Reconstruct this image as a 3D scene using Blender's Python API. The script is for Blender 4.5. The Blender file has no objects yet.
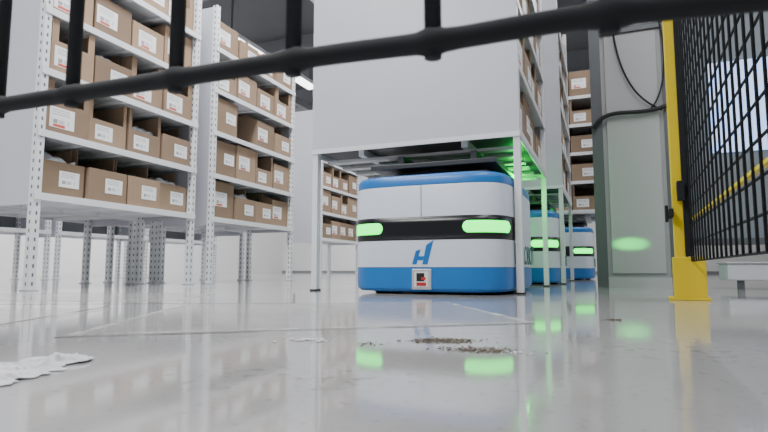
import bpy, math, random, bisect, bmesh
from mathutils import Vector, Matrix, noise
random.seed(31)
C = bpy.context.scene.collection

# ---------------------------------------------------------------- materials
def mat(name, col, rough=0.5, metal=0.0, var=0.06, scale=6.0, emis=None, estr=0.0, bump=0.0, rnd=0.0, coat=0.0):
    m = bpy.data.materials.new(name); m.use_nodes = True
    nt = m.node_tree; b = nt.nodes['Principled BSDF']
    b.inputs['Roughness'].default_value = rough
    b.inputs['Metallic'].default_value = metal
    b.inputs['Coat Weight'].default_value = coat
    tc = nt.nodes.new('ShaderNodeTexCoord')
    n = nt.nodes.new('ShaderNodeTexNoise'); n.inputs['Scale'].default_value = scale
    n.inputs['Detail'].default_value = 4
    nt.links.new(tc.outputs['Object'], n.inputs['Vector'])
    mx = nt.nodes.new('ShaderNodeMix'); mx.data_type = 'RGBA'
    mx.inputs[6].default_value = (*[max(0, c*(1-var)) for c in col], 1)
    mx.inputs[7].default_value = (*[min(1, c*(1+var)) for c in col], 1)
    nt.links.new(n.outputs['Fac'], mx.inputs[0])
    out = mx.outputs[2]
    if rnd > 0:
        oi = nt.nodes.new('ShaderNodeObjectInfo')
        mr = nt.nodes.new('ShaderNodeMapRange')
        mr.inputs[3].default_value = 1-rnd; mr.inputs[4].default_value = 1+rnd
        nt.links.new(oi.outputs['Random'], mr.inputs[0])
        hs = nt.nodes.new('ShaderNodeHueSaturation')
        nt.links.new(mr.outputs[0], hs.inputs['Value'])
        nt.links.new(out, hs.inputs['Color']); out = hs.outputs['Color']
    nt.links.new(out, b.inputs['Base Color'])
    if emis:
        b.inputs['Emission Color'].default_value = (*emis, 1)
        b.inputs['Emission Strength'].default_value = estr
    return m

M_white = mat('painted_white_steel', (0.78, 0.79, 0.82), 0.38, var=0.03)
M_panel = mat('white_sheet_panel', (0.58, 0.585, 0.64), 0.42, var=0.03, scale=2)
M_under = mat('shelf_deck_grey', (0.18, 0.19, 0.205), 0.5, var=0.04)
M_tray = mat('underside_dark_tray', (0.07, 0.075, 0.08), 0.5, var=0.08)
M_slat = mat('grey_steel_slat', (0.50, 0.51, 0.53), 0.45, var=0.08)
M_card = mat('cardboard', (0.30, 0.205, 0.135), 0.85, var=0.12, scale=9, rnd=0.25)
M_black = mat('black_coated_wire', (0.004, 0.005, 0.008), 0.8, var=0.2)
M_yellow = mat('yellow_paint', (0.72, 0.53, 0.003), 0.45, var=0.06)
M_blue = mat('robot_blue_shell', (0.018, 0.165, 0.50), 0.35, var=0.04)
M_rwhite = mat('robot_white_shell', (0.66, 0.71, 0.80), 0.35, var=0.02)
M_band = mat('robot_black_band', (0.003, 0.004, 0.006), 0.3, var=0.1)
M_green = mat('green_status_light', (0.0, 0.4, 0.08), 0.4, emis=(0.0, 1.0, 0.08), estr=4.0)
M_dark = mat('dark_rubber', (0.008, 0.008, 0.010), 0.6, var=0.2)
M_lift = mat('dark_grey_lift_steel', (0.06, 0.065, 0.07), 0.35, 0.5, var=0.1)
M_metal = mat('brushed_metal', (0.5, 0.5, 0.52), 0.4, 0.2, var=0.05)
M_plate = mat('white_plastic_plate', (0.75, 0.74, 0.74), 0.4, var=0.03)
M_red = mat('red_sensor_window', (0.5, 0.03, 0.03), 0.3)
M_logo = mat('blue_emblem_ink', (0.014, 0.15, 0.46), 0.4)
M_gtext = mat('dark_green_letter_ink', (0.0, 0.12, 0.08), 0.5)
M_wall = mat('wall_paint', (0.78, 0.775, 0.77), 0.8, var=0.04, scale=1.2)
M_ceil = mat('ceiling_grey', (0.12, 0.125, 0.135), 0.9, var=0.2, scale=1.0)
M_beam = mat('steel_beam_grey', (0.22, 0.23, 0.25), 0.6, var=0.1)
M_encl = mat('enclosure_grey', (0.42, 0.425, 0.435), 0.5, var=0.05, scale=1.5)
M_part = mat('partition_blue_grey', (0.20, 0.23, 0.26), 0.45, var=0.15, scale=2.5)
M_frame = mat('aluminium_frame', (0.12, 0.13, 0.14), 0.45, 0.3, var=0.08)
M_paper = mat('tissue_paper', (0.66, 0.66, 0.70), 0.9, var=0.08, scale=40)
M_dirt = mat('dirt_brown', (0.10, 0.077, 0.052), 0.95, var=0.4, scale=60)
M_plastic = mat('clear_plastic_bag', (0.62, 0.64, 0.68), 0.25, var=0.3, scale=30)
M_shade_fill = mat('dark_shade_fill', (0.03, 0.028, 0.03), 0.5, var=0.6, scale=25)  # dark filling that paints the shade inside the open boxes
M_lamp = mat('lamp_diffuser', (0.9, 0.9, 0.9), 0.5, emis=(1, 1, 1), estr=5)
M_glass = mat('daylight_window_glass', (0.5, 0.6, 0.85), 0.2, emis=(0.40, 0.58, 1.0), estr=1.5)

def noisy_alpha(name, col, rough, scale, lo, hi, amax, radial=False):
    m = mat(name, col, rough, var=0.08, scale=15)
    nt = m.node_tree; b = nt.nodes['Principled BSDF']
    tc = nt.nodes.new('ShaderNodeTexCoord'); n = nt.nodes.new('ShaderNodeTexNoise'); n.inputs['Scale'].default_value = scale; n.inputs['Detail'].default_value = 7
    nt.links.new(tc.outputs['Object'], n.inputs['Vector'])
    r = nt.nodes.new('ShaderNodeMapRange'); r.inputs[1].default_value = lo; r.inputs[2].default_value = hi; r.inputs[4].default_value = amax
    nt.links.new(n.outputs['Fac'], r.inputs[0]); o = r.outputs[0]
    if radial:
        g = nt.nodes.new('ShaderNodeTexGradient'); g.gradient_type = 'SPHERICAL'
        mp = nt.nodes.new('ShaderNodeMapping'); mp.vector_type = 'POINT'
        mp.inputs['Location'].default_value = (-1, -1, 0); mp.inputs['Scale'].default_value = (2, 2, 0)
        nt.links.new(tc.outputs['Generated'], mp.inputs[0]); nt.links.new(mp.outputs[0], g.inputs[0])
        mm = nt.nodes.new('ShaderNodeMath'); mm.operation = 'MULTIPLY'
        m3 = nt.nodes.new('ShaderNodeMath'); m3.operation = 'MULTIPLY'; m3.inputs[1].default_value = 1.8; m3.use_clamp = True
        nt.links.new(g.outputs['Fac'], m3.inputs[0])
        nt.links.new(o, mm.inputs[0]); nt.links.new(m3.outputs[0], mm.inputs[1]); o = mm.outputs[0]
    nt.links.new(o, b.inputs['Alpha'])
    return m
M_tape = noisy_alpha('worn_pale_tape', (0.70, 0.69, 0.68), 0.25, 18, 0.40, 0.64, 0.7)
M_joint = noisy_alpha('worn_grey_joint', (0.16, 0.158, 0.155), 0.4, 10, 0.35, 0.62, 0.6)
M_film = noisy_alpha('pale_floor_film', (0.64, 0.63, 0.62), 0.09, 4, 0.2, 0.7, 0.7)
M_scuff = noisy_alpha('floor_scuff_grey', (0.20, 0.19, 0.18), 0.35, 45, 0.55, 0.75, 0.3, True)
M_smear = noisy_alpha('brown_dirt_smear', (0.16, 0.13, 0.10), 0.9, 110, 0.44, 0.60, 0.8, True)

def mathnode(nt):
    def M(op, a, bv=None):
        n = nt.nodes.new('ShaderNodeMath'); n.operation = op
        for i, v in enumerate((a, bv)):
            if v is None: continue
            if isinstance(v, (int, float)): n.inputs[i].default_value = v
            else: nt.links.new(v, n.inputs[i])
        return n.outputs[0]
    return M
def perforated():
    m = mat('perforated_white_post', (0.78, 0.79, 0.82), 0.38, var=0.03)
    nt = m.node_tree; b = nt.nodes['Principled BSDF']
    link = b.inputs['Base Color'].links[0]; src = link.from_socket
    tc = nt.nodes.new('ShaderNodeTexCoord'); sp = nt.nodes.new('ShaderNodeSeparateXYZ')
    nt.links.new(tc.outputs['Object'], sp.inputs[0]); M = mathnode(nt)
    mn = M('MINIMUM', M('ABSOLUTE', sp.outputs[0]), M('ABSOLUTE', sp.outputs[1]))
    c1 = M('LESS_THAN', mn, 0.0050)
    fr = M('FRACT', M('MULTIPLY', sp.outputs[2], 22.0))
    c2 = M('GREATER_THAN', fr, 0.58)
    fac = M('MULTIPLY', c1, c2)
    mx = nt.nodes.new('ShaderNodeMix'); mx.data_type = 'RGBA'
    nt.links.new(fac, mx.inputs[0]); nt.links.new(src, mx.inputs[6])
    mx.inputs[7].default_value = (0.12, 0.12, 0.14, 1)
    nt.links.new(mx.outputs[2], b.inputs['Base Color'])
    return m
M_perf = perforated()

def label_mat(name, red):
    m = bpy.data.materials.new(name); m.use_nodes = True
    nt = m.node_tree; b = nt.nodes['Principled BSDF']; b.inputs['Roughness'].default_value = 0.5
    tc = nt.nodes.new('ShaderNodeTexCoord'); sp = nt.nodes.new('ShaderNodeSeparateXYZ')
    nt.links.new(tc.outputs['Generated'], sp.inputs[0])
    y, z = sp.outputs[1], sp.outputs[2]; M = mathnode(nt)
    wn = nt.nodes.new('ShaderNodeTexWhiteNoise'); wn.noise_dimensions = '1D'
    nt.links.new(M('FLOOR', M('MULTIPLY', y, 34.0)), wn.inputs['W'])
    bar = M('MULTIPLY', M('GREATER_THAN', wn.outputs['Value'], 0.5),
            M('MULTIPLY', M('GREATER_THAN', z, 0.20), M('LESS_THAN', z, 0.40)))
    bar = M('MULTIPLY', bar, M('MULTIPLY', M('GREATER_THAN', y, 0.14), M('LESS_THAN', y, 0.86)))
    ln = M('MULTIPLY', M('GREATER_THAN', M('FRACT', M('MULTIPLY', z, 9.0)), 0.72),
           M('MULTIPLY', M('GREATER_THAN', z, 0.58), M('LESS_THAN', z, 0.9)))
    ln = M('MULTIPLY', ln, M('MULTIPLY', M('GREATER_THAN', y, 0.1), M('LESS_THAN', y, 0.8)))
    fac = M('MAXIMUM', bar, ln)
    mx = nt.nodes.new('ShaderNodeMix'); mx.data_type = 'RGBA'
    mx.inputs[6].default_value = (0.88, 0.88, 0.90, 1); mx.inputs[7].default_value = (0.34, 0.34, 0.35, 1)
    nt.links.new(fac, mx.inputs[0]); o = mx.outputs[2]
    if red:
        rf = M('MULTIPLY', M('MULTIPLY', M('GREATER_THAN', y, 0.15), M('LESS_THAN', y, 0.62)),
               M('MULTIPLY', M('GREATER_THAN', z, 0.03), M('LESS_THAN', z, 0.17)))
        m2 = nt.nodes.new('ShaderNodeMix'); m2.data_type = 'RGBA'
        nt.links.new(rf, m2.inputs[0]); nt.links.new(o, m2.inputs[6]); m2.inputs[7].default_value = (0.65, 0.10, 0.07, 1)
        o = m2.outputs[2]
    nt.links.new(o, b.inputs['Base Color'])
    return m
M_lab1 = label_mat('label_barcode', False); M_lab2 = label_mat('label_barcode_red', True)

def floor_mat():
    m = bpy.data.materials.new('polished_concrete_floor'); m.use_nodes = True
    nt = m.node_tree; b = nt.nodes['Principled BSDF']
    b.inputs['IOR'].default_value = 1.62
    tc = nt.nodes.new('ShaderNodeTexCoord')
    n1 = nt.nodes.new('ShaderNodeTexNoise'); n1.inputs['Scale'].default_value = 1.6; n1.inputs['Detail'].default_value = 6
    n2 = nt.nodes.new('ShaderNodeTexNoise'); n2.inputs['Scale'].default_value = 80; n2.inputs['Detail'].default_value = 4
    n3 = nt.nodes.new('ShaderNodeTexNoise'); n3.inputs['Scale'].default_value = 3; n3.inputs['Detail'].default_value = 5
    for n in (n1, n2, n3): nt.links.new(tc.outputs['Object'], n.inputs['Vector'])
    r1 = nt.nodes.new('ShaderNodeValToRGB')
    r1.color_ramp.elements[0].position = 0.3; r1.color_ramp.elements[0].color = (0.35, 0.345, 0.345, 1)
    r1.color_ramp.elements[1].position = 0.7; r1.color_ramp.elements[1].color = (0.43, 0.425, 0.425, 1)
    nt.links.new(n1.outputs['Fac'], r1.inputs[0])
    r2 = nt.nodes.new('ShaderNodeValToRGB')
    r2.color_ramp.elements[0].position = 0.28; r2.color_ramp.elements[0].color = (0.5, 0.5, 0.5, 1)
    r2.color_ramp.elements[1].position = 0.39; r2.color_ramp.elements[1].color = (1, 1, 1, 1)
    nt.links.new(n2.outputs['Fac'], r2.inputs[0])
    mx = nt.nodes.new('ShaderNodeMix'); mx.data_type = 'RGBA'; mx.blend_type = 'MULTIPLY'; mx.inputs[0].default_value = 0.5
    nt.links.new(r1.outputs[0], mx.inputs[6]); nt.links.new(r2.outputs[0], mx.inputs[7])
    nt.links.new(mx.outputs[2], b.inputs['Base Color'])
    mr = nt.nodes.new('ShaderNodeMapRange'); mr.inputs[1].default_value = 0.3; mr.inputs[2].default_value = 0.7
    mr.inputs[3].default_value = 0.05; mr.inputs[4].default_value = 0.09
    nt.links.new(n3.outputs['Fac'], mr.inputs[0]); nt.links.new(mr.outputs[0], b.inputs['Roughness'])
    return m
M_floor = floor_mat()

# ---------------------------------------------------------------- helpers
def mesh_obj(name, verts, faces, material, parent=None, loc=(0, 0, 0), smooth=False, bevel=0.0, seg=2, sharp=None):
    me = bpy.data.meshes.new(name); me.from_pydata([tuple(v) for v in verts], [], faces); me.update()
    bm = bmesh.new(); bm.from_mesh(me); bmesh.ops.recalc_face_normals(bm, faces=bm.faces)
    if bevel > 0:
        bmesh.ops.bevel(bm, geom=list(bm.edges), offset=bevel, segments=seg, profile=0.5, affect='EDGES')
    if sharp:
        for f in bm.faces: f.smooth = True
        for ed in bm.edges:
            if len(ed.link_faces) == 2 and ed.calc_face_angle(0) > sharp: ed.smooth = False
    bm.to_mesh(me); bm.free()
    me.materials.append(material)
    if smooth:
        for p in me.polygons: p.use_smooth = True
    o = bpy.data.objects.new(name, me); C.objects.link(o); o.location = loc
    if parent: o.parent = parent
    return o

def bx(x0, x1, y0, y1, z0, z1):
    return [(x0,y0,z0),(x1,y0,z0),(x1,y1,z0),(x0,y1,z0),(x0,y0,z1),(x1,y0,z1),(x1,y1,z1),(x0,y1,z1)]
BF = [(0,3,2,1),(4,5,6,7),(0,1,5,4),(1,2,6,5),(2,3,7,6),(3,0,4,7)]
def boxes(name, lst, material, parent=None, loc=(0,0,0), bevel=0.0):
    V, F = [], []
    for b in lst:
        k = len(V); V += bx(*b); F += [tuple(i+k for i in f) for f in BF]
    return mesh_obj(name, V, F, material, parent, loc, bevel=bevel)

def tube_data(pts, r, n=8):
    V, F = [], []; pts = [Vector(p) for p in pts]
    rs = r if isinstance(r, (list, tuple)) else [r]*len(pts)
    for i, p in enumerate(pts):
        t = (pts[min(i+1, len(pts)-1)] - pts[max(i-1, 0)]).normalized()
        a = t.cross(Vector((0, 0, 1)))
        if a.length < 0.05: a = t.cross(Vector((1, 0, 0)))
        a.normalize(); b = t.cross(a)
        for k in range(n):
            th = 2*math.pi*k/n; V.append(p + a*math.cos(th)*rs[i] + b*math.sin(th)*rs[i])
    for i in range(len(pts)-1):
        for k in range(n):
            F.append((i*n+k, i*n+(k+1) % n, (i+1)*n+(k+1) % n, (i+1)*n+k))
    F.append(tuple(range(n))); F.append(tuple((len(pts)-1)*n+k for k in reversed(range(n))))
    return V, F
def tubes(name, paths, r, material, parent=None, loc=(0,0,0), n=8):
    V, F = [], []
    for p in paths:
        v, f = tube_data(p, r, n); k = len(V); V += v; F += [tuple(i+k for i in q) for q in f]
    return mesh_obj(name, V, F, material, parent, loc, smooth=True)

def cyl(name, r, z0, z1, material, parent=None, loc=(0,0,0), n=40, bev=0.004):
    prof = [(r-bev, z0), (r, z0+bev), (r, z1-bev), (r-bev, z1)]
    V, F = [], []
    for rr, z in prof:
        for k in range(n): V.append((rr*math.cos(2*math.pi*k/n), rr*math.sin(2*math.pi*k/n), z))
    for i in range(3):
        for k in range(n): F.append((i*n+k, i*n+(k+1)%n, (i+1)*n+(k+1)%n, (i+1)*n+k))
    F.append(tuple(range(n))); F.append(tuple(3*n+k for k in range(n)))
    return mesh_obj(name, V, F, material, parent, loc, sharp=0.6)

def tag(o, label, cat, group=None):
    o['label'] = label; o['category'] = cat
    if group: o['group'] = group
    return o
def thing(name, label, cat, loc=(0,0,0), rotz=0, group=None):
    e = bpy.data.objects.new(name, None); e.empty_display_size = 0.1
    C.objects.link(e); e.location = loc; e.rotation_euler = (0, 0, rotz)
    tag(e, label, cat, group); return e
def copy_tree(o, parent=None):
    c = o.copy(); C.objects.link(c)
    if parent is not None:
        c.parent = parent; c.matrix_parent_inverse = o.matrix_parent_inverse.copy()
    for ch in [x for x in o.children]: copy_tree(ch, c)
    return c
def dup(o, loc, rotz=0, **kw):
    c = copy_tree(o); c.location = loc; c.rotation_euler = (0, 0, rotz)
    for k, v in kw.items(): c[k] = v
    return c
def structure(o):
    o['kind'] = 'structure'; return o

# ---------------------------------------------------------------- room
structure(boxes('floor', [(-9, 5, -3, 14, -0.1, 0)], M_floor))
structure(boxes('ceiling', [(-9, 5, -3, 14, 4.2, 4.3)], M_ceil))
structure(boxes('wall_back', [(-9, 5, 14, 14.1, 0, 4.2)], M_wall))
structure(boxes('wall_left', [(-9.1, -9, -3, 14, 0, 4.2)], M_wall))
structure(boxes('wall_right', [(5, 5.1, -3, 14, 0, 4.2)], M_wall))
structure(boxes('baseboard_back', [(-9, 5, 13.97, 14, 0, 0.06)], M_beam))
t = 1
for y in (5.5, 8.0, 10.5, 13.0):
    structure(boxes('trim_%d' % t, [(-9, 5, y-0.08, y+0.08, 3.8, 4.2), (-9, 5, y-0.14, y+0.14, 3.77, 3.8)], M_beam)); t += 1
for x in (-6, -3.4, -1.2):
    structure(boxes('trim_%d' % t, [(x-0.05, x+0.05, -3, 14, 3.62, 3.77)], M_white if x == -3.4 else M_beam)); t += 1

# ---------------------------------------------------------------- storage rack (front faces +X, runs along +Y)
LV = [0.505, 0.84, 1.175, 1.51, 1.845]
RH, RL, RD = 2.18, 1.22, 0.5
def build_rack(loc, rot, label):
    e = thing('storage_rack', label, 'shelf rack', loc, rot, group='white steel storage racks')
    for px in (-0.02, -RD+0.02):
        for py in (0.02, RL-0.02):
            boxes('post', [(-0.02, 0.02, -0.02, 0.02, 0.006, RH)], M_perf, e, (px, py, 0))
            boxes('foot', [(-0.03, 0.03, -0.03, 0.03, 0, 0.006)], M_metal, e, (px, py, 0))
    for z in LV:
        boxes('shelf', [(-RD+0.005, -0.004, 0.041, RL-0.041, z-0.012, z),
                        (-0.004, 0.006, 0.0, RL, z-0.034, z+0.003),
                        (-RD-0.004, -RD+0.004, 0.0, RL, z-0.034, z+0.003)]
              + [(-RD+0.01, -0.01, yy-0.012, yy+0.012, z-0.032, z-0.012) for yy in (0.3, 0.57, 0.84)], M_white, e)
    boxes('side_panel', [(-RD+0.04, -0.04, 0.004, 0.008, LV[0]-0.04, RH-0.01),
                         (-RD+0.04, -0.0405, 0.0, 0.012, LV[0]-0.06, LV[0]-0.035)], M_panel, e)
    boxes('side_panel', [(-RD+0.04, -0.04, RL-0.008, RL-0.004, LV[0]-0.04, RH-0.01)], M_panel, e)
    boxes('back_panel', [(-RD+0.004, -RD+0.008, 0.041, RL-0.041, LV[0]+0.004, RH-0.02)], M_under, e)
    return e
RA = math.radians(1.6)
def row(y): return -2.705-math.tan(RA)*(y-1.87)
rackpos = [(row(1.87), 1.87, RA), (row(3.27), 3.27, RA), (-3.30, 6.0, RA)]
rack = build_rack((rackpos[0][0], rackpos[0][1], 0), RA, 'white steel storage rack on perforated legs filled with cardboard boxes')
for x, y, a in rackpos[1:]: dup(rack, (x, y, 0), a)
for y in (1.87, 3.27): dup(rack, (row(y)-1.10, y+RL, 0), math.pi+RA, label='white steel storage rack standing back to back with another rack')
for y in (1.4, 2.65, 3.95, 5.25): dup(rack, (-5.3, y, 0), 0, label='white steel storage rack in a farther aisle')

# ---------------------------------------------------------------- cardboard boxes (front faces +X)
def build_bin(w, dp, hf, hb, red, xm=0.3, style='step', tabs=0.0, ly=None, loc=(0,0,-50)):
    th = 0.006
    e = thing('cardboard_box', 'brown open-front cardboard box with a white barcode label on a shelf', 'cardboard box', loc)
    V, F = [], []
    def prism(vs):
        k = len(V); V.extend(vs); F.extend([tuple(i+k for i in f) for f in BF])
    prism(bx(-dp, 0, -w/2, w/2, 0, th))
    prism(bx(-th, 0, -w/2, w/2, th, hf))
    if tabs > 0:
        prism(bx(-th, 0, -w/2, -w/2+tabs, hf, hb)); prism(bx(-th, 0, w/2-tabs, w/2, hf, hb))
    prism(bx(-dp, -dp+th, -w/2, w/2, th, hb))
    xs = -dp*xm
    for s in (-1, 1):
        y0, y1 = sorted((s*w/2, s*(w/2-th)))
        if tabs > 0: prism(bx(-dp+th, -th, y0, y1, th, hb))
        elif style == 'step':
            prism(bx(xs, -th, y0, y1, th, hf)); prism(bx(-dp+th, xs, y0, y1, th, hb))
        else:
            V0 = len(V)
            V.extend([(-th, y0, th), (-th, y1, th), (-th, y1, hf), (-th, y0, hf),
                      (xs, y0, th), (xs, y1, th), (xs, y1, hb), (xs, y0, hb),
                      (-dp+th, y0, th), (-dp+th, y1, th), (-dp+th, y1, hb), (-dp+th, y0, hb)])
            for a in (0, 4):
                F.extend([tuple(V0+a+i for i in q) for q in ((0,1,5,4),(1,2,6,5),(2,3,7,6),(3,0,4,7))])
            F.append((V0, V0+1, V0+2, V0+3)); F.append((V0+8, V0+9, V0+10, V0+11))
    mesh_obj('box_body', V, F, M_card, e)
    lw, lh = (0.150, 0.112) if red else (0.125, 0.088)
    lh = min(lh, hf*0.72)
    boxes('barcode_label', [(0.0002, 0.0014, -lw/2, lw/2, 0, lh)], M_lab2 if red else M_lab1, e,
          (0, random.uniform(-0.05, 0.05) if ly is None else ly, max(0.02, hf*0.52-lh/2)))
    return e
variants = [build_bin(0.268, 0.43, 0.292, 0.292, True, ly=-0.03),
            build_bin(0.268, 0.43, 0.19, 0.296, False, 0.25, ly=0.04),
            build_bin(0.268, 0.42, 0.24, 0.296, True, 0.25, 'slope'),
            build_bin(0.268, 0.43, 0.175, 0.294, True, tabs=0.04),
            build_bin(0.264, 0.43, 0.28, 0.28, False, ly=0.05),
            build_bin(0.268, 0.40, 0.20, 0.296, True, 0.35, 'slope'),
            build_bin(0.268, 0.43, 0.155, 0.290, False, tabs=0.022, ly=-0.03)]
filled = []
def place_boxes(x, y0, rot, L, levels, n, group, skip=0.05, fill=False):
    pitch = (L-0.09)/n
    for z in levels:
        for i in range(n):
            if random.random() < skip: continue
            k = random.choice((0, 0, 1, 1, 2, 3, 3, 4, 5, 6)); v = variants[k]
            lx, ly = -0.008-random.uniform(0, 0.03), 0.045+pitch*(i+0.5)
            loc = (x+lx*math.cos(rot)-ly*math.sin(rot), y0+lx*math.sin(rot)+ly*math.cos(rot), z+0.0005)
            dup(v, loc, rot, group=group)
            if fill and k in (1, 3, 5, 6) and random.random() < 0.75: filled.append((loc, rot, 0.15 if k == 6 else 0.17))
for k, (x, y, a) in enumerate(rackpos):
    place_boxes(x, y, a, RL, LV, 4, 'cardboard boxes on the storage racks', 0.02, fill=(k < 2))

def packet(loc, rot, h, m, label):
    V, F = [], []; n = 8
    for i in range(n+1):
        for j in range(n+1):
            u, v = i/n-0.5, j/n-0.5
            hgt = 0.03*(1-(2*u)**4)*(1-(2*v)**4)
            nz = noise.noise(Vector((u*7+loc[1]*9, v*7, 3+loc[2]*5)))
            V.append((-0.17+u*0.26, v*0.21, h+hgt+nz*0.05))
    mm = len(V)
    for i in range(n+1):
        for j in range(n+1): V.append((-0.17+(i/n-0.5)*0.25, (j/n-0.5)*0.20, 0.0))
    for i in range(n):
        for j in range(n):
            a = i*(n+1)+j; F.append((a, a+1, a+n+2, a+n+1)); F.append((mm+a, mm+a+n+1, mm+a+n+2, mm+a+1))
    edge = [i*(n+1) for i in range(n+1)] + [n*(n+1)+j for j in range(1, n+1)] + [i*(n+1)+n for i in range(n-1, -1, -1)] + [j for j in range(n-1, 0, -1)]
    for a, b in zip(edge, edge[1:]+edge[:1]): F.append((a, b, mm+b, mm+a))
    o = mesh_obj('packet_or_shade_fill', V, F, m, None, loc, smooth=True); o.rotation_euler = (0, 0, rot)
    tag(o, label, 'packet', 'packets packed in the boxes')
for q, ((x, y, z), a, h) in enumerate(filled):
    if q % 3 == 0: packet((x, y, z+0.0065), a, h+0.02, M_plastic, 'crinkled clear plastic packet filling a cardboard box')
    else: packet((x, y, z+0.0065), a, h, M_shade_fill, 'dark goods filler painting the shade inside a cardboard box')

# ---------------------------------------------------------------- mobile shelf pod
PW, PD = 1.07, 1.2
PL = [0.742, 1.057, 1.372, 1.687, 2.002]
def build_pod(loc):
    e = thing('mobile_shelf', 'tall white mobile shelf with blank end panel, lifted above a robot', 'shelf rack', loc, group='mobile shelves above robots')
    for px in (0.015, PW-0.015):
        for py in (0.018, PD-0.018):
            boxes('post', [(-0.015, 0.015, -0.018, 0.018, 0.008, 2.39)], M_white, e, (px, py, 0))
            boxes('foot', [(-0.02, 0.02, -0.022, 0.022, 0, 0.008)], M_dark, e, (px, py, 0))
    boxes('end_panel', [(0.03, PW-0.03, 0.002, 0.008, 0.735, 2.38), (0.0, PW, -0.006, 0.002, 0.735, 2.38)], M_panel, e)
    boxes('end_panel', [(0.0, PW, PD, PD+0.006, 0.735, 2.38)], M_panel, e)
    boxes('bottom_frame', [(0, PW, -0.008, 0.0, 0.712, 0.735), (0, PW, PD, PD+0.008, 0.712, 0.735),
                           (0.0, 0.006, 0.036, PD-0.036, 0.70, 0.735), (PW-0.006, PW, 0.036, PD-0.036, 0.70, 0.735)], M_white, e)
    boxes('crossbar', [(0.25, 0.28, 0.036, PD-0.036, 0.69, 0.726)], M_white, e)
    boxes('crossbar', [(PW-0.28, PW-0.25, 0.036, PD-0.036, 0.69, 0.726)], M_white, e)
    for yy in (0.12, 0.30, 0.48, 0.66, 0.84, 1.02):
        boxes('crossbar', [(0.04, PW-0.04, yy-0.03, yy+0.03, 0.676, 0.69)], M_slat, e)
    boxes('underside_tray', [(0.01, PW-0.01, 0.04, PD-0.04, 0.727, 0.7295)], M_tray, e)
    for z in PL:
        boxes('shelf', [(0.006, PW-0.006, 0.037, PD-0.037, z-0.012, z), (PW-0.003, PW+0.004, 0.0, PD, z-0.03, z+0.004),
                        (-0.004, 0.003, 0.0, PD, z-0.03, z+0.004)], M_white, e)
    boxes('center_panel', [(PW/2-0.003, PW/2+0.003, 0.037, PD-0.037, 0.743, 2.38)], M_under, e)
    return e
podpos = [(-1.405, 2.455), (-1.34, 4.20)]
pod = build_pod((podpos[0][0], podpos[0][1], 0))
for (x, y) in podpos[1:]: dup(pod, (x, y, 0))
for (x, y) in podpos: place_boxes(x+PW, y, 0, PD, PL, 4, 'cardboard boxes on the mobile shelves', 0.02)
for (x, y) in ((-1.18, 6.15),):
    dup(pod, (x, y+PW, 0), -math.pi/2, label='white mobile shelf turned sideways with cardboard boxes facing the aisle')
    place_boxes(x, y, -math.pi/2, PD, PL, 4, 'cardboard boxes on the mobile shelves', 0.0)

for v in variants:
    for ch in list(v.children): bpy.data.objects.remove(ch)
    bpy.data.objects.remove(v)

# ---------------------------------------------------------------- robot
W2, L2, NE = 0.378, 0.49, 5.4
def sup(phi, inset=0.0):
    s, c = math.sin(phi), math.cos(phi); a, b = W2-inset, L2-inset
    r = (abs(s/a)**NE+abs(c/b)**NE)**(-1/NE)
    return (r*s, -r*c)
def front_y(x): return -L2*(1-abs(x/W2)**NE)**(1/NE)
_fine = [2*math.pi*i/6000 for i in range(6000)]
_pts = [sup(t_) for t_ in _fine]
_cum = [0]
for a, b in zip(_pts, _pts[1:]+_pts[:1]): _cum.append(_cum[-1]+math.hypot(b[0]-a[0], b[1]-a[1]))
def th_at(s):
    s %= _cum[-1]
    return _fine[min(bisect.bisect_left(_cum, s), 5999)]
NP = 160; TH = [th_at(_cum[-1]*i/NP) for i in range(NP)]
def loft(name, prof, material, parent):
    V, F = [], []
    for z, ins in prof:
        for th in TH: V.append((*sup(th, ins), z))
    for i in range(len(prof)-1):
        for k in range(NP): F.append((i*NP+k, i*NP+(k+1)%NP, (i+1)*NP+(k+1)%NP, (i+1)*NP+k))
    F.append(tuple(range(NP))); F.append(tuple((len(prof)-1)*NP+k for k in range(NP)))
    return mesh_obj(name, V, F, material, parent, sharp=0.6)
def strip(name, s0, s1, zc, hh, material, parent, off=0.002, endk=None):
    ps = []; N = 60
    for i in range(N+1):
        th = th_at(s0+(s1-s0)*i/N)
        x, y = sup(th)
        nx = math.copysign(abs(x/W2)**(NE-1)/W2, x); ny = math.copysign(abs(y/L2)**(NE-1)/L2, y)
        l = math.hypot(nx, ny); ps.append((x, y, nx/l, ny/l))
    T = abs(s1-s0); V, F = [], []; n = len(ps); rr = endk or hh
    for i, (x, y, nx, ny) in enumerate(ps):
        s = T*i/N
        d = min(s, T-s); k = 1.0 if d >= rr else math.sqrt(max(0.0, 1-((rr-d)/rr)**2)); k = max(k, 0.05)
        for zz, o_ in ((-1, -0.008), (-1, off*0.4), (-0.5, off), (0.5, off), (1, off*0.4), (1, -0.008)):
            V.append((x+nx*o_, y+ny*o_, zc+zz*hh*k))
    for i in range(n-1):
        for q in range(5): F.append((i*6+q, (i+1)*6+q, (i+1)*6+q+1, i*6+q+1))
    return mesh_obj(name, V, F, material, parent, smooth=True)

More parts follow.
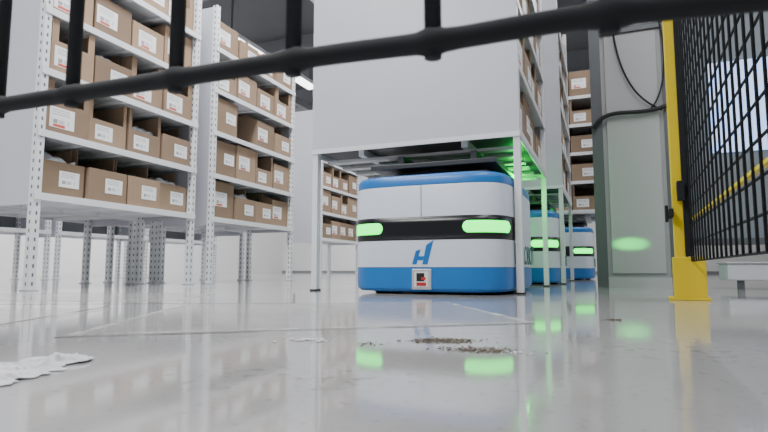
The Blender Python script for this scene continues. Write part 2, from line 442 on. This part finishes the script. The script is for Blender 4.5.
def build_robot(loc):
    e = thing('mobile_robot', 'blue and white warehouse transport robot with glowing green corner lights', 'robot', loc, group='warehouse transport robots')
    loft('undercarriage', [(0.010, 0.09), (0.03, 0.06)], M_dark, e)
    loft('lower_shell', [(0.010, 0.05), (0.013, 0.016), (0.026, 0.002), (0.040, 0.0), (0.118, 0.0)], M_blue, e)
    loft('shell_joint', [(0.118, 0.002), (0.120, 0.002)], M_dark, e)
    loft('body_shell', [(0.120, 0.0), (0.478, 0.0), (0.484, 0.002)], M_rwhite, e)
    strip('sensor_band', -0.64, 0.64, 0.291, 0.052, M_band, e, off=0.0016)
    loft('shell_joint', [(0.484, 0.003), (0.486, 0.003)], M_dark, e)
    loft('top_cover', [(0.486, 0.002), (0.512, 0.002), (0.526, 0.007), (0.535, 0.018), (0.539, 0.035)], M_blue, e)
    strip('status_light', 0.185, 0.43, 0.294, 0.026, M_green, e, off=0.005)
    strip('status_light', -0.43, -0.185, 0.294, 0.026, M_green, e, off=0.005)
    yf = front_y(0)
    boxes('panel_seam', [(-0.0014, 0.0014, yf-0.0006, yf+0.004, 0.344, 0.483)], M_dark, e)
    y0 = yf-0.0012; y1 = yf+0.003
    V, F = [], []
    for pts in ([(-0.044, 0.132), (-0.023, 0.132), (-0.004, 0.198), (-0.026, 0.192)],
                [(0.004, 0.132), (0.028, 0.132), (0.056, 0.238), (0.022, 0.216)],
                [(-0.0195, 0.150), (0.0070, 0.150), (0.0115, 0.168), (-0.0140, 0.168)]):
        n = len(pts); k = len(V)
        V += [(x, y0, z) for x, z in pts]+[(x, y1, z) for x, z in pts]
        F += [tuple(k+i for i in range(n)), tuple(k+n+i for i in range(n))]+[(k+i, k+(i+1)%n, k+n+(i+1)%n, k+n+i) for i in range(n)]
    mesh_obj('emblem', V, F, M_logo, e)
    s = boxes('sensor_frame', [(-0.045, 0.045, yf-0.004, yf+0.02, 0.022, 0.112)], M_metal, e, bevel=0.003)
    boxes('sensor_plate', [(-0.032, 0.032, yf-0.0055, yf-0.003, 0.034, 0.100)], M_plate, s)
    boxes('sensor_window', [(-0.022, 0.014, yf-0.0065, yf-0.005, 0.058, 0.094)], M_dark, s)
    boxes('sensor_light', [(-0.022, 0.022, yf-0.0066, yf-0.005, 0.038, 0.053), (0.0, 0.020, yf-0.0075, yf-0.005, 0.064, 0.076)], M_red, s)
    boxes('deck_plate', [(-0.28, 0.28, -0.38, 0.36, 0.539, 0.554)], M_dark, e, bevel=0.004)
    cyl('lift_column', 0.28, 0.554, 0.595, M_dark, e)
    boxes('lift_plate', [(-0.31, 0.31, -0.34, 0.30, 0.595, 0.618)], M_lift, e, bevel=0.003)
    for sx in (-0.185, 0.185):
        boxes('lift_rail', [(sx-0.015, sx+0.015, -0.25, 0.3, 0.618, 0.675)], M_lift, e)
    for (wx, wy, r, w) in ((-0.20, -0.42, 0.034, 0.09), (0.20, -0.42, 0.034, 0.09), (-0.3, 0, 0.06, 0.05), (0.3, 0, 0.06, 0.05), (-0.20, 0.38, 0.034, 0.09), (0.20, 0.38, 0.034, 0.09)):
        o = cyl('wheel', r, -w/2, w/2, M_dark, e, (wx, wy, r), n=24); o.rotation_euler = (0, math.pi/2, 0)
    cu = bpy.data.curves.new('txt', 'FONT'); cu.body = 'HIKROBOT'; cu.size = 0.135; cu.extrude = 0.001; cu.align_x = 'CENTER'
    to = bpy.data.objects.new('txt', cu); C.objects.link(to)
    bpy.context.view_layer.update()
    me = bpy.data.meshes.new_from_object(to.evaluated_get(bpy.context.evaluated_depsgraph_get()))
    bpy.data.objects.remove(to); me.materials.clear(); me.materials.append(M_gtext)
    o = bpy.data.objects.new('side_lettering', me); C.objects.link(o); o.parent = e
    o.location = (W2+0.0008, 0.03, 0.134); o.rotation_euler = (math.pi/2, 0, math.pi/2)
    return e
robot = build_robot((-0.746, 2.76, 0))
dup(robot, (-0.675, 4.50, 0)); dup(robot, (-0.475, 6.30, 0))

def green_light(loc, e, size=0.03):
    l = bpy.data.lights.new('robot_glow', 'POINT'); l.color = (0.0, 1.0, 0.07); l.energy = e; l.shadow_soft_size = size
    l.specular_factor = 0.0
    o = bpy.data.objects.new('robot_glow', l); C.objects.link(o); o.location = loc; return o
green_light((-0.43, 3.0, 0.62), 2.2); green_light((-0.48, 3.42, 0.60), 3.0); green_light((-0.45, 5.3, 0.5), 0.3)
sl = bpy.data.lights.new('added_door_glow', 'SPOT'); sl.color = (0, 1, 0.10); sl.energy = 230; sl.spot_size = math.radians(6.5); sl.spot_blend = 1; sl.specular_factor = 0.0; sl.shadow_soft_size = 0.01  # added spot without a fixture, makes the green glow patch on the enclosure door
so = bpy.data.objects.new('added_door_glow', sl); C.objects.link(so); so.location = (-0.28, 2.40, 0.285)
so.rotation_euler = (Vector((0.15, 3.64, 0.265))-so.location).to_track_quat('-Z', 'Y').to_euler()
so.scale = (1.6, 0.65, 1)

# ---------------------------------------------------------------- near wire fence (parallel to X)
FY = 0.32
def fz(x):
    z = 0.2585
    if x < -0.09: z += 0.013*(-x-0.09)
    if x > -0.09: z -= 0.022*(x+0.09)
    if x > 0.0: z -= 0.045*x
    return z-0.002*math.exp(-((x+0.096)/0.05)**2)
e = thing('wire_fence', 'black welded wire fence panel raised above the floor', 'fence', (0, FY, 0))
VX = [-1.1, -1.0, -0.89, -0.78, -0.66, -0.520, -0.422, -0.307, -0.200, -0.0965, 0.0075, 0.115, 0.215]
tubes('wire_mesh', [[(x, 0, fz(x)-0.011), (x, 0, 1.3)] for x in VX], 0.0058, M_black, e)
for k in range(0, 7):
    xs = [-1.16+1.39*i/140 for i in range(141)]
    rs = [0.0070+0.0030*sum(math.exp(-((x-v)/0.007)**2) for v in VX) for x in xs]
    v, f = tube_data([(x, 0.0, fz(x)+0.16*k) for x in xs], rs, 10)
    mesh_obj('horizontal_wire', v, f, M_black, e, smooth=True)
boxes('fence_post', [(-1.22, -1.16, -0.03, 0.03, 0, 1.35)], M_black, e)
boxes('fence_post', [(0.23, 0.27, -0.02, 0.02, 0, 1.35)], M_black, e)

# side fence with yellow post
p0 = Vector((0.260, 2.25, 0)); p1 = Vector((0.195, 0.45, 0)); d = p1-p0; LF = d.length
e = thing('safety_fence', 'black wire mesh safety fence with yellow post and rails', 'fence', p0, math.atan2(d.y, d.x))
boxes('fence_post', [(-0.017, 0.017, -0.020, 0.014, 0.0, 2.3)], M_yellow, e, bevel=0.002)
boxes('post_base', [(-0.05, 0.035, -0.045, 0.085, 0.0, 0.010), (-0.028, 0.03, -0.028, 0.076, 0.010, 0.155)], M_yellow, e, bevel=0.002)
boxes('middle_rail', [(0.05, LF, 0.034, 0.046, 0.285, 0.292)], M_yellow, e)
boxes('panel_stile', [(0.0, 0.020, 0.016, 0.038, 0.157, 2.2)], M_black, e)
paths = [[(0.03+0.068*k, 0.032, 0.14), (0.03+0.068*k, 0.032, 2.2)] for k in range(int((LF-0.03)/0.068)+1)]
paths += [[(0.01, 0.036, 0.14+0.065*k), (LF, 0.036, 0.14+0.065*k)] for k in range(32)]
tubes('wire_mesh', paths, 0.0030, M_black, e, n=6)
boxes('fence_post', [(LF, LF+0.04, 0.0, 0.04, 0, 2.3)], M_black, e)
boxes('latch', [(-0.03, 0.06, -0.035, -0.020, 0.30, 0.33), (0.0, 0.03, -0.045, -0.035, 0.285, 0.345)], M_black, e, bevel=0.002)
boxes('latch', [(0.020, 0.06, -0.005, 0.018, 0.36, 0.43)], M_black, e, bevel=0.002)

# ---------------------------------------------------------------- equipment enclosure
e = thing('equipment_enclosure', 'tall grey sheet-metal enclosure with aluminium frame', 'cabinet', (0, 3.65, 0))
EX = 0.37
boxes('body', [(0.02, EX, 0.01, 0.12, 0.06, 2.6)], M_encl, e)
boxes('door', [(0.045, EX-0.025, -0.006, 0.01, 0.085, 1.60)], M_encl, e, bevel=0.002)
boxes('frame', [(-0.045, 0.02, -0.01, 0.03, 0, 2.6), (EX, EX+0.02, -0.01, 0.03, 0, 2.6), (0.02, EX, -0.01, 0.01, 1.615, 1.65)], M_frame, e)
boxes('base_rail', [(0.02, EX, -0.008, 0.03, 0.0, 0.06)], M_metal, e)
def bez(ps, n=24):
    out = []
    for i in range(n+1):
        t_ = i/n; q = [Vector(p) for p in ps]
        while len(q) > 1: q = [a.lerp(b, t_) for a, b in zip(q, q[1:])]
        out.append(q[0])
    return out
tubes('power_cable', [bez([(-0.03, -0.03, 1.0), (0.02, -0.03, 1.12), (0.14, -0.03, 1.10), (0.27, -0.03, 1.04), (0.42, -0.03, 1.12)])], 0.013, M_dark, e)
tubes('hanging_cable', [bez([(0.10, -0.02, 1.7), (0.10, -0.03, 1.5), (0.16, -0.03, 1.2), (0.26, -0.03, 1.15), (0.36, -0.02, 1.08)])], 0.006, M_dark, e)
tubes('hanging_cable', [bez([(0.36, -0.02, 1.7), (0.41, -0.03, 1.4), (0.38, -0.03, 1.15), (0.28, -0.02, 1.08)])], 0.005, M_dark, e)

# pale low equipment housing beyond the side fence
e = thing('equipment_housing', 'low pale grey equipment housing standing behind the wire fence', 'machine', (0.62, 3.45, 0))
boxes('housing_body', [(0.0, 1.2, 0.0, 0.25, 0.05, 0.14)], M_panel, e, bevel=0.006)
boxes('housing_lid', [(-0.008, 1.208, -0.008, 0.258, 0.14, 0.15)], M_metal, e, bevel=0.003)
for lx in (0.05, 0.6, 1.12): boxes('leg', [(lx, lx+0.03, 0.02, 0.05, 0.0, 0.05)], M_frame, e)

# wall behind the side fence
structure(boxes('wall_right_partition', [(0.46, 4.9, 3.9, 3.95, 0.30, 3.2)], M_part))
structure(boxes('trim_20', [(0.46, 4.9, 3.88, 3.97, 0.26, 0.30)], M_frame))
structure(boxes('trim_21', [(0.46, 0.49, 3.88, 3.97, 0, 3.2), (2.4, 2.45, 3.88, 3.97, 0, 3.2)], M_frame))
structure(boxes('window_1', [(0.66, 1.8, 3.885, 3.9, 0.84, 1.42)], M_glass))

# ---------------------------------------------------------------- floor items
def ground_poly(name, pts, m, label, cat, z=0.0006, z0=0.0001):
    n = len(pts); V = [(x, y, z0) for x, y in pts]+[(x, y, z) for x, y in pts]
    F = [tuple(range(n)), tuple(range(n, 2*n))]+[(i, (i+1)%n, n+(i+1)%n, n+i) for i in range(n)]
    o = mesh_obj(name, V, F, m); tag(o, label, cat, 'markings on the floor'); return o
def ground_strip(a, b, w, m=M_tape, name='floor_tape', label='pale worn adhesive tape line on the floor'):
    a, b = Vector(a), Vector(b); d = (b-a).normalized(); n = Vector((-d.y, d.x))*w/2
    ground_poly(name, [tuple(a-n), tuple(b-n), tuple(b+n), tuple(a+n)], m, label, 'floor marking', 0.0010, 0.0007)
q = [(-0.84, 0.66), (-0.15, 1.18), (-0.50, 1.78), (-1.25, 1.40)]
FL = 'thin pale rectangular film patch on the floor'
ground_poly('floor_film', q, M_film, FL, 'floor marking')
ground_poly('floor_film', [(-1.05, 0.62), (-1.30, 1.15), (-1.95, 0.85), (-1.5, 0.35)], M_film, FL, 'floor marking')
ground_poly('floor_film', [(-2.5, 1.0), (-1.40, 1.50), (-1.7, 2.1), (-2.65, 1.7)], M_film, FL, 'floor marking')
for a, b in zip(q, q[1:]+q[:1]): ground_strip(a, b, 0.018)
for a, b in (((-2.5, 1.0), (-1.40, 1.50)), ((-1.40, 1.50), (-1.7, 2.1))): ground_strip(a, b, 0.03)
for a, b in (((-2.3, 0.9), (-0.95, 1.55)), ((-0.95, 1.55), (-1.35, 2.2)), ((-0.84, 0.63), (-0.14, 1.16)), ((-1.38, 1.2), (-0.98, 0.45))):
    ground_strip(a, b, 0.010, M_joint, 'floor_joint', 'thin grey worn seam line in the floor')
def patch(name, x, y, lx, ly, ang, m, label, cat, z=0.0004, n=40):
    V = [(math.cos(2*math.pi*i/n)*lx/2, math.sin(2*math.pi*i/n)*ly/2, zz) for zz in (0, z) for i in range(n)]
    F = [tuple(range(n)), tuple(range(n, 2*n))]+[(i, (i+1)%n, n+(i+1)%n, n+i) for i in range(n)]
    o = mesh_obj(name, V, F, m, None, (x, y, 0.0001)); o.rotation_euler = (0, 0, ang); tag(o, label, cat); return o
ra = math.radians(22)
for (x, y, lx, ly) in ((-0.30, 0.50, 0.35, 0.18), (0.08, 0.85, 0.30, 0.25)):
    o = patch('floor_scuff', x, y, lx, ly, ra, M_scuff, 'faint grey scuff marks on the polished floor', 'scuff mark'); o['group'] = 'scuffs on the floor'
patch('dirt_smear', -0.238, 0.83, 0.11, 0.085, ra, M_smear, 'flat thin brown smear of dirt on the floor', 'dirt', 0.0007)
patch('dirt_smear', -0.165, 0.755, 0.10, 0.07, ra-0.2, M_smear, 'flat thin brown smear of dirt on the floor', 'dirt', 0.0007)

def tissue():
    V, F = [], []; nx, ny = 60, 30
    def ridge(p): return 1-abs(noise.noise(p))*2.4
    for i in range(nx+1):
        for j in range(ny+1):
            u, v = i/nx, j/ny-0.5; sg = 5.0 if v > 0 else -3.0
            edge = 1+0.30*noise.noise(Vector((u*5, sg, 1)))+0.22*noise.noise(Vector((u*16, sg, 1)))+0.10*noise.noise(Vector((u*45, sg, 4)))
            wdt = 0.085*(0.6+0.5*math.sin(math.pi*min(1, u*0.72+0.15)))*edge
            tip = 0.012*noise.noise(Vector((v*14, 2, 9 if u > 0.5 else 4)))*(abs(2*u-1)**4)
            x = (u-0.5)*0.18+tip
            y = v*wdt + 0.010*noise.noise(Vector((u*4, 0, 7)))
            r = max(0, ridge(Vector((u*2.2+v*0.8, v*1.3-u, 2))))**4*0.009 + max(0, ridge(Vector((u*6, v*3+u*2, 6))))**4*0.004
            f = (1-abs(2*v)**3*0.8)*(1-abs(2*u-1)**6*0.8)
            V.append((x, y, 0.0008+r*f))
    for i in range(nx):
        for j in range(ny):
            a = i*(ny+1)+j; F.append((a, a+1, a+ny+2, a+ny+1))
    o = mesh_obj('crumpled_tissue', V, F, M_paper, None, (-0.605, 0.412, 0), smooth=False)
    md = o.modifiers.new('Solidify', 'SOLIDIFY'); md.thickness = 0.0005; md.offset = 1
    o.rotation_euler = (0, 0, math.radians(108))
    tag(o, 'crumpled white paper tissue lying on the floor', 'tissue')
tissue()
def crumbs(name, cx, cy, lx, ly, ang, n, smax, m, label):
    bm = bmesh.new()
    for i in range(n):
        a = random.gauss(0, 0.38)*lx; b = random.gauss(0, 0.33)*ly; s = random.uniform(0.2, 1)**2.5*smax
        x = a*math.cos(ang)-b*math.sin(ang); y = a*math.sin(ang)+b*math.cos(ang)
        M = Matrix.Translation((x, y, s*0.25+0.0005)) @ Matrix.Rotation(random.uniform(0, 3), 4, 'Z') @ Matrix.Diagonal((s, s*random.uniform(0.4, 1), s*0.28, 1))
        bmesh.ops.create_icosphere(bm, subdivisions=1, radius=1, matrix=M)
    me = bpy.data.meshes.new(name); bm.to_mesh(me); bm.free(); me.materials.append(m)
    o = bpy.data.objects.new(name, me); C.objects.link(o); o.location = (cx, cy, 0)
    tag(o, label, 'dirt'); o['kind'] = 'stuff'
crumbs('dirt_crumbs', -0.238, 0.83, 0.075, 0.05, ra, 400, 0.0034, M_dirt, 'scattered brown dirt crumbs on the floor')
crumbs('dirt_crumbs', -0.165, 0.755, 0.065, 0.04, ra-0.2, 260, 0.0032, M_dirt, 'scattered brown dirt crumbs on the floor')
crumbs('dirt_crumbs', -0.325, 0.755, 0.035, 0.025, ra, 40, 0.0034, M_dirt, 'small patch of dirt crumbs on the floor')
crumbs('dirt_crumbs', 0.01, 1.30, 0.04, 0.03, ra, 40, 0.005, M_dirt, 'few dirt crumbs on the floor')
crumbs('paper_scraps', -0.435, 0.755, 0.05, 0.03, ra, 70, 0.0055, M_paper, 'tiny white paper scraps on the floor')
crumbs('paper_scraps', -0.12, 0.74, 0.03, 0.02, ra, 20, 0.0035, M_paper, 'tiny white paper scraps beside the dirt')

# ---------------------------------------------------------------- lamps
def lamp(loc, sx, sy, energy):
    e = thing('ceiling_lamp', 'long white linear ceiling lamp', 'lamp', loc, group='linear ceiling lamps')
    boxes('lamp_housing', [(-sx/2, sx/2, -sy/2, sy/2, 0.02, 0.08)], M_white, e)
    boxes('lamp_diffuser', [(-sx/2+0.01, sx/2-0.01, -sy/2+0.01, sy/2-0.01, 0.0, 0.02)], M_lamp, e)
    for s in (-1, 1):
        boxes('hanger', [(-0.01, 0.01, s*(sy/2-0.11)-0.01, s*(sy/2-0.11)+0.01, 0.08, 4.2-loc[2])], M_frame, e)
    l = bpy.data.lights.new('lamp_light', 'AREA'); l.shape = 'RECTANGLE'; l.size = sx+0.3; l.size_y = sy; l.energy = energy; l.color = (0.98, 0.985, 0.99)
    o = bpy.data.objects.new('lamp_light', l); C.objects.link(o); o.parent = e; o.location = (0, 0, -0.02)
for loc, en in (((-2.0, -0.9, 3.3), 185), ((-2.0, 2.6, 3.3), 110), ((-2.0, 5.8, 3.3), 70), ((-2.0, 9.5, 3.3), 60), ((0.35, 1.4, 3.3), 50), ((0.3, 6.0, 3.3), 45),
            ((-4.7, 3.0, 3.3), 95), ((-4.7, 7.0, 3.3), 85), ((-7.6, 3.0, 3.3), 160), ((-7.6, 7.5, 3.3), 160), ((-5.0, 11.5, 3.3), 140), ((2.5, 5.5, 3.3), 60), ((2.3, 1.5, 3.3), 40)):  # lamps nearest the left wall are added to brighten it behind the rack legs
    lamp(loc, 0.2, 2.4, en)

w = bpy.data.worlds.new('world'); bpy.context.scene.world = w; w.use_nodes = True
w.node_tree.nodes['Background'].inputs[0].default_value = (0.84, 0.86, 0.92, 1)
w.node_tree.nodes['Background'].inputs[1].default_value = 0.40

# ---------------------------------------------------------------- camera
cam = bpy.data.cameras.new('camera'); co = bpy.data.objects.new('camera', cam); C.objects.link(co)
cam.sensor_width = 36; cam.lens = 25.31; cam.clip_start = 0.01
co.location = (0, 0, 0.112); co.rotation_euler = (math.radians(95.6), 0, math.radians(22.15))
cam.dof.use_dof = True; cam.dof.focus_distance = 1.9; cam.dof.aperture_fstop = 11
bpy.context.scene.camera = co
